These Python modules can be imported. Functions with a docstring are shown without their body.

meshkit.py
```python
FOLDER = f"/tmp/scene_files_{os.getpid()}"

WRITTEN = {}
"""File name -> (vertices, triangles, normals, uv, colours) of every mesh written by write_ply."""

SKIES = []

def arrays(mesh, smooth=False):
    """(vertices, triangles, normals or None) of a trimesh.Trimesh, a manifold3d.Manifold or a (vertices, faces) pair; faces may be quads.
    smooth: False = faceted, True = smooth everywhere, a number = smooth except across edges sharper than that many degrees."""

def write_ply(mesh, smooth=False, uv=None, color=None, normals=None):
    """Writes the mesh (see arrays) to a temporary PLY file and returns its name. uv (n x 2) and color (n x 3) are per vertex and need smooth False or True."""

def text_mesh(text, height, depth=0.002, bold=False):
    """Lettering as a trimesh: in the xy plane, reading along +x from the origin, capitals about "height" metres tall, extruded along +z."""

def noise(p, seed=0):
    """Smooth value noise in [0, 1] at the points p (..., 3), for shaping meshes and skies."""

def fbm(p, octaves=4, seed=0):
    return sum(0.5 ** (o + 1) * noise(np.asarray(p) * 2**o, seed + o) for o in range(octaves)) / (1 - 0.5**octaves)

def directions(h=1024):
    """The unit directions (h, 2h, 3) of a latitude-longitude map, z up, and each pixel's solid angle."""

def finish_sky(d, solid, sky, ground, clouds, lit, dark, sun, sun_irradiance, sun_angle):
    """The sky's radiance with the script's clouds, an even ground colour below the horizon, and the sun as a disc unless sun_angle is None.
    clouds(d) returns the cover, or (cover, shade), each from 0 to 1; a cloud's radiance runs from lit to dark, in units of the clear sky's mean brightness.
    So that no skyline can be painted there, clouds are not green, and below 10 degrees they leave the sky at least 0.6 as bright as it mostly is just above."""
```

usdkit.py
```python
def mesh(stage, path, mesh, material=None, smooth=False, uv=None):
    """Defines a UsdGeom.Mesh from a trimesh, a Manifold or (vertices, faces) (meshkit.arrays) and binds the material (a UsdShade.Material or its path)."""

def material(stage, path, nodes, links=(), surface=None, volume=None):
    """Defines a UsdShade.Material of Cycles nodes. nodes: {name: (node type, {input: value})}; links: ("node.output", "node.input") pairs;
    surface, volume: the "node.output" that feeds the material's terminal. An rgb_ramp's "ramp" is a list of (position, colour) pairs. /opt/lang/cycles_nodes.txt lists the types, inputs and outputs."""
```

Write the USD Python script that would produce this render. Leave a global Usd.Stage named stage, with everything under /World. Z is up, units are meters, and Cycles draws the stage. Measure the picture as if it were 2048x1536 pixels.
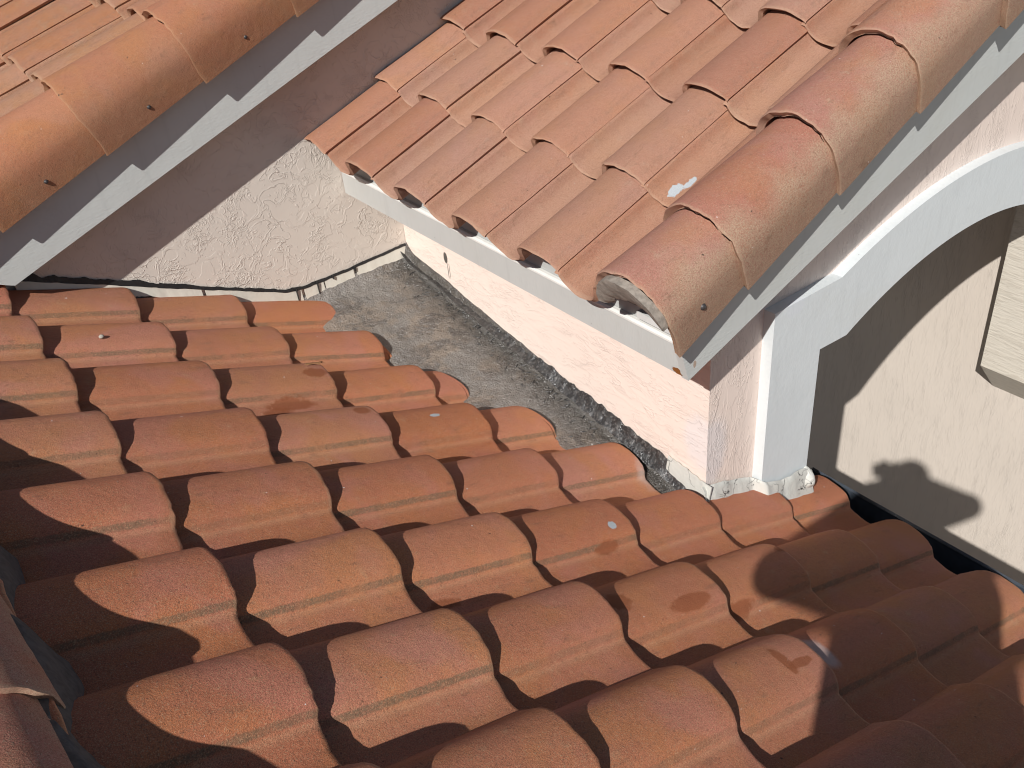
import math, random
import numpy as np
import trimesh
import manifold3d as m3
from shapely.geometry import Polygon
import usdkit, meshkit
from pxr import Usd, UsdGeom, UsdLux, UsdShade, Sdf, Gf, Vt

stage = Usd.Stage.CreateInMemory()
UsdGeom.SetStageUpAxis(stage, UsdGeom.Tokens.z)
UsdGeom.SetStageMetersPerUnit(stage, 1.0)
UsdGeom.Xform.Define(stage, '/World')
UsdGeom.Scope.Define(stage, '/World/Looks')

# ------------------------------------------------------------------ camera, sun, sky
CAM = np.array([-0.58375, -2.79629, 1.40751])
CR = np.array([[0.783959048776362, -0.61509788305054, -0.08404049088627297],
               [-0.4060568230906763, -0.40564705549207447, -0.8188823619984233],
               [0.46960202966253106, 0.6760954523122855, -0.5677753720438016]])
SUN = np.array([0.679, 0.381, -0.628]); SUN /= np.linalg.norm(SUN)      # the way the sunlight travels
EXPOSURE = 0.0
SUN_INTENSITY = 1.25
SKY_STRENGTH = 0.056

cam = UsdGeom.Camera.Define(stage, '/World/camera')
m = np.eye(4); m[0, :3], m[1, :3], m[2, :3], m[3, :3] = CR[0], -CR[1], -CR[2], CAM
cam.AddTransformOp().Set(Gf.Matrix4d(*m.ravel().tolist()))
cam.CreateHorizontalApertureAttr(36.0); cam.CreateVerticalApertureAttr(27.0)
cam.CreateFocalLengthAttr(1932.3 / 2048 * 36)
cam.CreateClippingRangeAttr(Gf.Vec2f(0.05, 5000))
cam.CreateExposureAttr(EXPOSURE)

to_sun = -SUN
elev, rot = math.asin(to_sun[2]), math.atan2(to_sun[0], to_sun[1])
sun = UsdLux.DistantLight.Define(stage, '/World/sun')
za = to_sun; xa = np.cross([0, 0, 1], za); xa /= np.linalg.norm(xa); ya = np.cross(za, xa)
m = np.eye(4); m[0, :3], m[1, :3], m[2, :3] = xa, ya, za
sun.AddTransformOp().Set(Gf.Matrix4d(*m.ravel().tolist()))
sun.CreateIntensityAttr(SUN_INTENSITY); sun.CreateAngleAttr(0.5); sun.CreateNormalizeAttr(True); sun.CreateColorAttr(Gf.Vec3f(1.0, 0.975, 0.94))
dome = UsdLux.DomeLight.Define(stage, '/World/sky')
sk = usdkit.material(stage, '/World/Looks/sky', {
    's': ('sky_texture', {'sky_type': 'single_scattering', 'sun_disc': False, 'sun_elevation': elev, 'sun_rotation': rot, 'air_density': 0.9, 'aerosol_density': 0.8}),
    'b': ('background_shader', {'strength': SKY_STRENGTH})}, [('s.color', 'b.color')], surface='b.background')
UsdShade.MaterialBindingAPI.Apply(dome.GetPrim()).Bind(sk)
dome.GetPrim().SetCustomDataByKey('kind', 'structure')

# ------------------------------------------------------------------ helpers
COUNT = {}
def numbered(parent, name):
    k = (parent, name); n = COUNT.get(k, 0); COUNT[k] = n + 1
    return f'{parent}/{name}' if n == 0 else f'{parent}/{name}_{n:03d}'

BASE = {}
def tag(prim, label=None, category=None, group=None, kind=None):
    for k, v in (('label', label), ('category', category), ('group', group), ('kind', kind)):
        if v: prim.SetCustomDataByKey(k, v)
    return prim

def thing(name, label, category, loc=(0, 0, 0), group=None):
    x = UsdGeom.Xform.Define(stage, numbered('/World', name))
    x.AddTranslateOp().Set(Gf.Vec3d(*map(float, loc)))
    BASE[str(x.GetPath())] = np.array(loc, float)
    return tag(x.GetPrim(), label, category, group)

def origin(path):
    for k in BASE:
        if path == k or path.startswith(k + '/'): return BASE[k]
    return np.zeros(3)

def part(name, mesh, mat, parent=None, smooth=False, uv=None, label=None, kind=None):
    """One Mesh prim from world-space geometry."""
    pp = str(parent.GetPath()) if parent is not None else '/World'
    path = numbered(pp, name)
    if hasattr(mesh, 'to_mesh'):
        q = mesh.to_mesh(); v, f = np.array(q.vert_properties[:, :3]), np.array(q.tri_verts)
    elif isinstance(mesh, tuple): v, f = np.asarray(mesh[0], float), np.asarray(mesh[1], int)
    else: v, f = np.array(mesh.vertices), np.array(mesh.faces)
    p = usdkit.mesh(stage, path, (v - origin(pp), f), mat, smooth=smooth, uv=uv).GetPrim()
    tag(p, label, None, None, kind)
    return p

def box(x0, y0, z0, x1, y1, z1):
    b = trimesh.creation.box((x1 - x0, y1 - y0, z1 - z0)); b.apply_translation(((x0 + x1) / 2, (y0 + y1) / 2, (z0 + z1) / 2)); return b

def cat(*ms): return trimesh.util.concatenate([mm for mm in ms if mm is not None])

def prism(poly, axis, a, b):
    """Extrudes a polygon given in the two other axes ('x': (y,z), 'y': (x,z)) from a to b."""
    P = poly if hasattr(poly, 'exterior') else Polygon(poly)
    if not P.is_valid: P = P.buffer(0)
    if P.geom_type != 'Polygon': P = max(P.geoms, key=lambda g: g.area)
    e = trimesh.creation.extrude_polygon(P, b - a, engine='earcut')
    v = np.array(e.vertices)
    w = np.empty_like(v)
    if axis == 'y': w[:, 0], w[:, 2], w[:, 1] = v[:, 0], v[:, 1], a + v[:, 2]
    else: w[:, 1], w[:, 2], w[:, 0] = v[:, 0], v[:, 1], a + v[:, 2]
    e = trimesh.Trimesh(w, e.faces, process=True); e.fix_normals(); return e

def nz(p, seed=0, octv=3): return meshkit.fbm(np.asarray(p, float), octv, seed) - 0.5

# ------------------------------------------------------------------ materials
def L(name): return '/World/Looks/' + name

class Graph:
    def __init__(s): s.n, s.l, s.k = {}, [], 0
    def add(s, kind, inputs=None, **links):
        s.k += 1; nm = f'n{s.k}'; s.n[nm] = (kind, dict(inputs or {}))
        for inp, src in links.items(): s.l.append((src, f'{nm}.{inp}'))
        return nm
    def noise(s, vec, scale, detail=3, rough=0.55, distortion=0.0):
        return s.add('noise_texture', dict(scale=scale, detail=detail, roughness=rough, distortion=distortion), vector=vec) + '.fac'
    def ramp(s, fac, stops): return s.add('rgb_ramp', dict(ramp=[(a, (c,) * 3 if np.ndim(c) == 0 else c) for a, c in stops]), fac=fac) + '.color'
    def mix(s, fac, a, b, blend='mix'):
        i, lk = {'blend_type': blend}, {}
        for key, v in (('fac', fac), ('a', a), ('b', b)):
            if isinstance(v, str): lk[key] = v
            else: i[key] = v
        return s.add('mix_color', i, **lk) + '.result'
    def math(s, op, a, b=0.0, c=0.0, clamp=False):
        i, lk = {'math_type': op, 'use_clamp': clamp}, {}
        for key, v in (('value1', a), ('value2', b), ('value3', c)):
            if isinstance(v, str): lk[key] = v
            else: i[key] = v
        return s.add('math', i, **lk) + '.value'
    def sstep(s, v, a, b, lo=0.0, hi=1.0):
        return s.add('map_range', dict(range_type='smoothstep', from_min=a, from_max=b, to_min=lo, to_max=hi, clamp=True), value=v) + '.result'
    def mapping(s, vec, scale=(1, 1, 1), loc=(0, 0, 0), rot=(0, 0, 0)): return s.add('mapping', dict(scale=scale, location=loc, rotation=rot), vector=vec) + '.vector'
    def blob(s, vec, centre, radii, edge=0.35, wob=0.6, freq=40):
        """A stain with a ragged outline: 1 inside an ellipsoid about a world point."""
        d = s.mapping(vec, scale=tuple(1 / r for r in radii), loc=tuple(-c / r for c, r in zip(centre, radii)))
        ln = s.add('vector_math', dict(math_type='length'), vector1=d) + '.value'
        w = s.math('multiply_add', s.noise(vec, freq, 4, 0.65), wob, ln)
        return s.sstep(w, 1.0 + wob / 2 + edge, 1.0 + wob / 2 - edge * 0.2)
    def finish(s, name, color, rough, height=None, dist=0.002, spec=0.4, bump_strength=1.0, normal_extra=None):
        i, lk = dict(specular_ior_level=spec), {}
        for key, v in (('base_color', color), ('roughness', rough)):
            if isinstance(v, str): lk[key] = v
            else: i[key] = v
        if height:
            b = s.add('bump', dict(strength=bump_strength, distance=dist), height=height); lk['normal'] = b + '.normal'
        p = s.add('principled_bsdf', i, **lk)
        return usdkit.material(stage, L(name), s.n, s.l, surface=p + '.BSDF')

def pos(g): return g.add('geometry') + '.position'

def clay(name, base, orange, buff, pink, stripe=False, buff_bias=0.5, stains=(), paint=(), sand=None, pan_buff=False, haze=()):
    g = Graph(); P = pos(g); rnd = g.add('object_info') + '.random'
    off = g.add('combine_xyz', {}, x=g.math('multiply', rnd, 37.0), y=g.math('multiply', rnd, 71.0), z=g.math('multiply', rnd, 13.0)) + '.vector'
    Q = g.add('vector_math', dict(math_type='add'), vector1=P, vector2=off) + '.vector'
    big = g.noise(Q, 7.0, 4, 0.6); mid = g.noise(Q, 22.0, 4, 0.62)
    col = g.mix(g.sstep(big, 0.39, 0.64), base, orange)
    col = g.mix(g.sstep(g.noise(Q, 5.0, 3, 0.5, 0.6), 0.47, 0.68, 0, 0.8), col, pink)
    col = g.mix(g.sstep(mid, 0.5 + 0.2 * (1 - buff_bias) , 0.8, 0, 0.65), col, buff)
    # one tile darker, one lighter, one redder
    col = g.mix(1.0, col, g.ramp(rnd, [(0, (0.92, 0.80, 0.76)), (0.2, (1.02, 0.97, 0.93)), (0.4, (0.98, 1.02, 1.08)), (0.6, (1.14, 1.10, 1.04)), (0.8, (0.98, 0.85, 0.78)), (1, (1.12, 1.12, 1.12))]), 'multiply')
    uv = g.add('uvmap', {'attribute': 'st'}) + '.UV'
    sep = g.add('separate_xyz', {}, vector=uv)
    U, V = sep + '.x', sep + '.y'
    if sand is not None:                      # buff sand thrown on one flank of the ridge and rake tiles
        w = g.math('multiply_add', g.noise(Q, 9.0, 4, 0.6), 0.55, U)
        f = g.math('multiply', g.sstep(w, sand[0], sand[1]), g.sstep(g.noise(Q, 330.0, 2, 0.6), 0.36, 0.6, 0.25, 1.0))
        col = g.mix(f, col, buff)
    if pan_buff:
        w = g.math('multiply_add', mid, 0.3, U)
        f = g.math('multiply', g.sstep(w, 0.62, 0.40), g.sstep(w, 0.10, 0.24))
        col = g.mix(g.math('multiply', f, 0.28), col, buff)
        f2 = g.math('multiply', g.sstep(U, 0.905, 0.925), g.sstep(U, 0.965, 0.935))
        f2 = g.math('multiply', f2, g.sstep(g.noise(Q, 60.0, 4, 0.7), 0.42, 0.6))
        col = g.mix(g.math('multiply', f2, 0.3), col, (0.2, 0.13, 0.10))
    if stripe:
        j = g.math('multiply_add', g.noise(Q, 45.0, 4, 0.7), 0.016, U)
        s1 = g.math('multiply', g.sstep(j, 0.004, 0.012), g.sstep(j, 0.040, 0.030))
        pres = g.math('multiply', g.sstep(g.noise(Q, 11.0, 3, 0.6), 0.3, 0.55, 0.45, 1.0), g.sstep(rnd, 0.05, 0.5, 0.4, 1.0))
        col = g.mix(g.math('multiply', g.math('multiply', s1, pres), g.sstep(g.noise(P, 260.0, 2, 0.7), 0.35, 0.6, 0.45, 0.85)), col, (0.175, 0.135, 0.085))
        s2 = g.math('multiply', g.sstep(j, 0.034, 0.05), g.sstep(j, 0.11, 0.06))
        col = g.mix(g.math('multiply', s2, 0.28), col, buff)
    # long soft soot streaks and scuffs
    st = g.noise(g.mapping(Q, scale=(14, 60, 14)), 1.0, 4, 0.65)
    col = g.mix(g.sstep(st, 0.58, 0.76, 0, 0.5), col, (0.19, 0.105, 0.07))
    # sand grains
    gr = g.noise(P, 340.0, 2, 0.8); gr2 = g.noise(P, 560.0, 2, 0.8); gr3 = g.noise(P, 210.0, 2, 0.7)
    col = g.mix(g.sstep(gr, 0.53, 0.66, 0, 0.75), col, buff)
    col = g.mix(g.sstep(gr3, 0.58, 0.70, 0, 0.6), col, (0.15, 0.075, 0.05))
    col = g.mix(g.sstep(gr2, 0.42, 0.60, 0.0, 0.85), col, g.mix(0.6, col, (0.15, 0.07, 0.04)))
    edge = g.math('multiply', g.sstep(g.math('multiply_add', g.noise(P, 60.0, 4, 0.7), 0.014, V), 0.0155, 0.009), 0.32)
    col = g.mix(edge, col, buff)
    # flecks
    col = g.mix(g.sstep(g.noise(P, 75.0, 1, 0.4), 0.80, 0.83, 0, 0.9), col, (0.07, 0.045, 0.035))
    col = g.mix(g.sstep(g.noise(g.mapping(P, loc=(3, 7, 1)), 90.0, 1, 0.4), 0.815, 0.84, 0, 0.9), col, (0.72, 0.68, 0.64))
    for c, r in stains: col = g.mix(g.math('multiply', g.blob(P, c, r, 0.3, 0.9, 55), 0.8), col, (0.27, 0.085, 0.035))
    for c, r in haze: col = g.mix(g.math('multiply', g.blob(P, c, r, 0.7, 0.9, 30), 0.5), col, (0.52, 0.50, 0.50))
    for c, r in paint: col = g.mix(g.blob(P, c, r, 0.05, 1.2, 75), col, (0.42, 0.455, 0.475))
    h = g.math('add', g.math('multiply', gr, 0.45), g.math('multiply', mid, 1.5))
    h = g.math('add', h, g.math('multiply', gr2, 0.35))
    return g.finish(name, col, 0.86, h, 0.0016, 0.25)

TERRA = clay('clay_near', (0.50, 0.196, 0.112), (0.52, 0.212, 0.098), (0.55, 0.335, 0.195), (0.515, 0.214, 0.155), stripe=True,
             stains=[((0.20, -0.63, -0.09), (0.085, 0.022, 0.05)), ((0.14, -0.655, -0.085), (0.05, 0.02, 0.03)), ((0.297, -0.80, -0.113), (0.022, 0.018, 0.03)), ((0.298, -0.537, -0.108), (0.035, 0.02, 0.03)),
                     ((0.626, -0.935, -0.287), (0.045, 0.014, 0.03)), ((0.56, -1.778, -0.244), (0.065, 0.018, 0.04)), ((0.39, -1.72, -0.155), (0.03, 0.03, 0.04)), ((0.72, -1.81, -0.346), (0.075, 0.02, 0.04)),
                     ((0.565, -2.02, -0.245), (0.012, 0.035, 0.03)), ((0.60, -2.04, -0.26), (0.035, 0.010, 0.03)), ((0.565, -1.512, -0.263), (0.055, 0.014, 0.03)), ((0.076, -1.556, -0.06), (0.05, 0.018, 0.03)), ((1.366, -1.548, -0.653), (0.04, 0.02, 0.04)), ((0.98, -1.695, -0.462), (0.05, 0.018, 0.03))],
             paint=[((0.598, -1.468, -0.251), (0.014, 0.014, 0.03)), ((0.51, -0.82, -0.219), (0.016, 0.008, 0.03))],
             haze=[((1.05, -1.21, -0.505), (0.09, 0.07, 0.06)), ((0.70, -2.02, -0.33), (0.02, 0.035, 0.03))])
TERRA_PORCH = clay('clay_porch', (0.405, 0.208, 0.142), (0.415, 0.212, 0.132), (0.42, 0.285, 0.20), (0.405, 0.212, 0.155), pan_buff=True,
                   paint=[((1.095, -1.193, 0.40), (0.026, 0.014, 0.05)), ((1.13, -1.204, 0.42), (0.030, 0.010, 0.05)), ((0.857, -1.265, 0.294), (0.010, 0.006, 0.03))])
TERRA_FAR = clay('clay_far', (0.39, 0.20, 0.125), (0.40, 0.195, 0.10), (0.36, 0.25, 0.165), (0.39, 0.215, 0.155), pan_buff=True, buff_bias=0.8)
TERRA_RAKE = clay('clay_rake', (0.40, 0.18, 0.135), (0.415, 0.19, 0.115), (0.45, 0.32, 0.22), (0.41, 0.2, 0.16), sand=(0.80, 1.05))
TERRA_RAKE_FAR = clay('clay_rake_far', (0.40, 0.168, 0.096), (0.415, 0.18, 0.085), (0.40, 0.25, 0.15), (0.415, 0.195, 0.128), sand=(0.90, 1.6))

def stucco(name, col, stretch, amount, dist, stains=(), fine=0.12, lines=1.0):
    """Skip-trowel plaster: a flat ground with thin raised lips and a few flattened dabs."""
    g = Graph(); P = pos(g); Q = g.mapping(P, scale=stretch)
    n1 = g.noise(Q, 17.0, 4, 0.5, 1.2); n2 = g.noise(g.mapping(Q, loc=(4, 2, 9)), 30.0, 3, 0.5, 1.6)
    m1 = g.sstep(g.noise(Q, 6.0, 2, 0.5), 0.42, 0.6); m2 = g.sstep(g.noise(g.mapping(Q, loc=(1, 5, 3)), 9.0, 2, 0.5), 0.48, 0.62)
    def lip(n, c, k): return g.math('subtract', 1.0, g.math('multiply', g.math('absolute', g.math('subtract', n, c)), k), clamp=True)
    h = g.math('multiply', g.math('multiply', lip(n1, 0.5, 30.0), m1), 1.0 * lines)
    h = g.math('add', h, g.math('multiply', g.math('multiply', lip(n2, 0.52, 22.0), m2), 0.8 * lines))
    h = g.math('add', h, g.math('multiply', g.sstep(n1, 0.5, 0.53), 0.35))
    h = g.math('add', h, g.math('multiply', g.sstep(n2, 0.63, 0.68), 0.7))
    h = g.math('multiply', h, amount)
    h = g.math('add', h, g.math('multiply', g.noise(Q, 170.0, 3, 0.6), fine))
    h = g.math('add', h, g.math('multiply', g.noise(P, 9.0, 2, 0.5), 0.8))
    c = g.mix(g.sstep(g.noise(P, 3.0, 4, 0.6), 0.35, 0.7, 0, 0.3), col, tuple(x * 0.91 for x in col))
    c = g.mix(g.sstep(g.noise(P, 30.0, 3, 0.6), 0.6, 0.75, 0, 0.08), c, tuple(x * 0.75 for x in col))
    for f in stains: c = f(g, P, c)
    return g.finish(name, c, 0.62, h, dist, 0.35)

def tar_fringe(axis, line, reach, dens=0.52):
    """Black tar specks left on the paint above a base line z = a + b*t."""
    def f(g, P, c):
        sp = g.add('separate_xyz', {}, vector=P)
        t = sp + ('.y' if axis == 'y' else '.x')
        d = g.math('subtract', sp + '.z', g.math('multiply_add', t, line[1], line[0]))
        n = g.noise(g.mapping(P, scale=(1.0, 1.0, 1.6)), 95.0, 5, 0.72, 0.8)
        w = g.math('subtract', n, g.math('multiply', d, 0.34 / reach))
        return g.mix(g.sstep(w, dens, dens + 0.05, 0, 0.88), c, (0.035, 0.033, 0.03))
    return f
def spot(centre, radii, col, wob=0.5, freq=50, amount=1.0, edge=0.2):
    return lambda g, P, c: g.mix(g.math('multiply', g.blob(P, centre, radii, edge, wob, freq), amount), c, col)

PEACH = (0.82, 0.69, 0.61)
STUCCO_BACK = stucco('stucco_back', (0.70, 0.63, 0.555), (1, 1, 1), 1.0, 0.0014, [])
STUCCO_SIDE = stucco('stucco_side', PEACH, (1.3, 0.6, 1.9), 0.8, 0.0012,
                     [tar_fringe('y', (-0.280, 0.128), 0.03, 0.56), spot((1.036, -0.13, -0.165), (0.03, 0.011, 0.021), (0.10, 0.09, 0.08), 0.3, 60),
                      spot((1.036, -0.137, -0.215), (0.03, 0.0022, 0.032), (0.16, 0.14, 0.12), 0.3, 60), spot((1.036, -0.147, -0.213), (0.03, 0.0018, 0.03), (0.16, 0.14, 0.12), 0.3, 60),
                      spot((1.036, -1.36, -0.31), (0.05, 0.05, 0.07), (0.72, 0.70, 0.72), 0.9, 30, 0.5, 0.7)])
STUCCO_FRONT = stucco('stucco_front', PEACH, (1.5, 1, 0.42), 1.0, 0.0013, [spot((1.05, -1.382, -0.34), (0.05, 0.05, 0.09), (0.72, 0.70, 0.72), 0.9, 30, 0.5, 0.7)])
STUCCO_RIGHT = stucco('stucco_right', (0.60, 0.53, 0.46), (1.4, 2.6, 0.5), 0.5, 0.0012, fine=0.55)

def paint(name, col, grain=(1, 1, 1), dist=0.0012, extra=(), rough=0.5):
    g = Graph(); P = pos(g); Q = g.mapping(P, scale=grain)
    n = g.noise(Q, 60.0, 5, 0.6); h = g.math('add', g.math('multiply', n, 0.8), g.math('multiply', g.noise(P, 14.0, 3), 0.7))
    c = g.mix(g.sstep(g.noise(P, 6.0, 4, 0.6), 0.4, 0.72, 0, 0.22), col, tuple(x * 0.84 for x in col))
    c = g.mix(g.sstep(g.noise(P, 48.0, 2, 0.5), 0.775, 0.80, 0, 0.8), c, (0.2, 0.19, 0.17))
    sk = g.noise(g.mapping(P, scale=(1, 1, 0.10)), 42.0, 4, 0.65)
    c = g.mix(g.sstep(sk, 0.52, 0.72, 0, 0.30), c, tuple(x * 0.80 for x in col))
    c = g.mix(g.sstep(g.noise(P, 2.2, 5, 0.7), 0.5, 0.7, 0, 0.25), c, (col[0] * 0.86, col[1] * 0.82, col[2] * 0.74))
    for f in extra: c = f(g, P, c)
    return g.finish(name, c, rough, h, dist, 0.4)
RUST = (0.20, 0.075, 0.02)
FASCIA = paint('fascia_paint', (0.48, 0.485, 0.465), (1, 3, 1), extra=[spot((0.826, -1.465, 0.086), (0.03, 0.018, 0.007), RUST, 1.3, 120)])
STRIP = paint('strip_paint', (0.40, 0.405, 0.39), (1, 3, 1))
BOARD = paint('board_paint', (0.55, 0.57, 0.55), (1, 1, 3), extra=[spot((0.826, -1.465, 0.086), (0.03, 0.018, 0.007), RUST, 1.3, 120), spot((0.842, -1.503, 0.118), (0.005, 0.03, 0.009), (0.33, 0.15, 0.05), 1.2, 140, 0.6)])
TRIM = paint('trim_paint', (0.66, 0.70, 0.71), extra=[spot((1.33, -1.417, 0.03), (0.03, 0.03, 0.022), (0.66, 0.69, 0.73), 0.9, 40, 0.6, 0.7)])
FLASH = paint('flashing_paint', (0.66, 0.63, 0.55), extra=[])
def cracked(name, col):
    g = Graph(); P = pos(g)
    v = g.add('voronoi_texture', dict(feature='distance_to_edge', scale=11.0), vector=g.add('vector_math', dict(math_type='add'), vector1=P, vector2=g.add('vector_math', dict(math_type='scale', scale=0.12), vector1=g.add('noise_texture', dict(scale=16.0, detail=4.0), vector=P) + '.color') + '.vector') + '.vector') + '.distance'
    ck = g.math('multiply', g.sstep(v, 0.013, 0.005), g.sstep(g.noise(P, 9.0, 3), 0.42, 0.55))
    c = g.mix(g.sstep(g.noise(P, 26.0, 5, 0.7), 0.66, 0.74, 0, 0.7), col, (0.07, 0.065, 0.06))
    c = g.mix(g.sstep(g.noise(P, 7.0, 3), 0.5, 0.7, 0, 0.4), c, (0.36, 0.38, 0.38))
    c = g.mix(ck, c, (0.03, 0.03, 0.03))
    h = g.math('subtract', g.noise(P, 40.0, 4, 0.6), g.math('multiply', ck, 0.3))
    return g.finish(name, c, 0.5, h, 0.003, 0.4)
CRACKED = cracked('cracked_flashing', (0.56, 0.555, 0.51))

g = Graph(); P = pos(g)
n1 = g.noise(P, 15.0, 6, 0.68, 0.8); n2 = g.noise(P, 70.0, 4, 0.65, 1.0); n3 = g.noise(P, 480.0, 2, 0.6)
c = g.mix(g.sstep(n1, 0.40, 0.58), (0.115, 0.098, 0.085), (0.225, 0.18, 0.14))
c = g.mix(g.sstep(g.noise(P, 4.0, 4, 0.6), 0.48, 0.58, 0, 0.8), c, (0.19, 0.175, 0.16))
c = g.mix(g.sstep(n3, 0.55, 0.7, 0, 0.7), c, (0.36, 0.35, 0.33))
c = g.mix(g.sstep(n3, 0.45, 0.3, 0, 0.5), c, (0.03, 0.03, 0.03))
h = g.math('add', g.math('multiply', n2, 1.0), g.math('multiply', g.noise(P, 200.0, 3, 0.6), 0.5)); h = g.math('add', h, g.math('multiply', g.noise(P, 28.0, 3), 1.0))
wet = g.sstep(g.math('multiply_add', n2, 0.12, g.add('separate_xyz', {}, vector=P) + '.x'), 0.90, 1.06)
c = g.mix(g.math('multiply', wet, 0.8), c, (0.06, 0.056, 0.05))
c = g.mix(g.sstep(g.noise(g.mapping(P, scale=(1, 0.6, 1), rot=(0, 0, 0.5)), 130.0, 3, 0.6), 0.665, 0.71, 0, 0.75), c, (0.52, 0.51, 0.48))  # pale flecks painted into the colour as sun glints on the crinkled membrane
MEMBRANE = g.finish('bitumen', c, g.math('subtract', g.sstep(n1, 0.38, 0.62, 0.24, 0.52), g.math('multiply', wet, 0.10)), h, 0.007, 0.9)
g = Graph(); P = pos(g)
MEMBRANE_EDGE = g.finish('bitumen_edge', g.mix(g.sstep(g.noise(P, 120.0, 3), 0.5, 0.7), (0.03, 0.03, 0.03), (0.11, 0.105, 0.1)), g.sstep(g.noise(P, 50.0, 3), 0.4, 0.6, 0.16, 0.45),
                        g.math('add', g.noise(P, 75.0, 4, 0.7), g.noise(P, 25.0, 3)), 0.0032, 0.9)
def plain(name, col, rough=0.7, scale=60.0, dist=0.0015, spec=0.4, var=0.25):
    g = Graph(); P = pos(g); n = g.noise(P, scale, 5, 0.65)
    return g.finish(name, g.mix(g.sstep(n, 0.35, 0.7, 0, 1), col, tuple(x * (1 - var) for x in col)), rough, n, dist, spec)
TAR = plain('tar', (0.02, 0.02, 0.02), 0.4, 90.0, 0.003, 0.5)
MORTAR = plain('mortar', (0.31, 0.27, 0.23), 0.9, 70.0, 0.002, 0.2, 0.35)
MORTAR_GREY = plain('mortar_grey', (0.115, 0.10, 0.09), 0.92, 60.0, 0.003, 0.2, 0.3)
FELT = plain('underlay_felt', (0.04, 0.037, 0.035), 0.9)
WHITE_METAL = plain('white_metal', (0.62, 0.62, 0.60), 0.45, 25.0, 0.0005, 0.4, 0.1)
GUTTER_MAT = plain('gutter_metal', (0.045, 0.055, 0.07), 0.38, 40.0, 0.0006, 0.5, 0.3)
GUTTER_EDGE = plain('galvanised', (0.24, 0.27, 0.27), 0.45, 40.0, 0.0006, 0.5, 0.3)
WOOD = plain('roof_wood', (0.33, 0.25, 0.17), 0.8)
GROUND = plain('paving', (0.36, 0.33, 0.29), 0.9, 5.0, 0.004, 0.2)
EDGE_WHITE = plain('edge_white', (0.72, 0.71, 0.67), 0.4, 25.0, 0.0004, 0.4, 0.08)
NAIL = plain('nail_iron', (0.05, 0.045, 0.045), 0.45, 200, 0.0005, 0.5)
PEBBLE = plain('pebble_stone', (0.42, 0.39, 0.33), 0.9, 300, 0.0005, 0.2)
LEAF = plain('dry_leaf', (0.24, 0.12, 0.055), 0.8, 200, 0.0005, 0.3)
g = Graph(); P = pos(g); Q = g.mapping(P, scale=(1, 0.10, 1.0))
w = g.noise(Q, 95.0, 5, 0.65, 0.6)
TIMBER = g.finish('painted_timber', g.mix(g.sstep(w, 0.50, 0.66, 0, 0.6), (0.60, 0.55, 0.47), (0.47, 0.42, 0.35)), 0.6, w, 0.0045, 0.35)

# ------------------------------------------------------------------ tiles
def frame(pitch, sign):
    """sign -1: the roof falls towards +x, +1: it rises towards +x. Returns (upslope, normal)."""
    c, s = math.cos(pitch), math.sin(pitch)
    return (np.array([-c, 0, s]), np.array([s, 0, c])) if sign < 0 else (np.array([c, 0, s]), np.array([-s, 0, c]))

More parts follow.
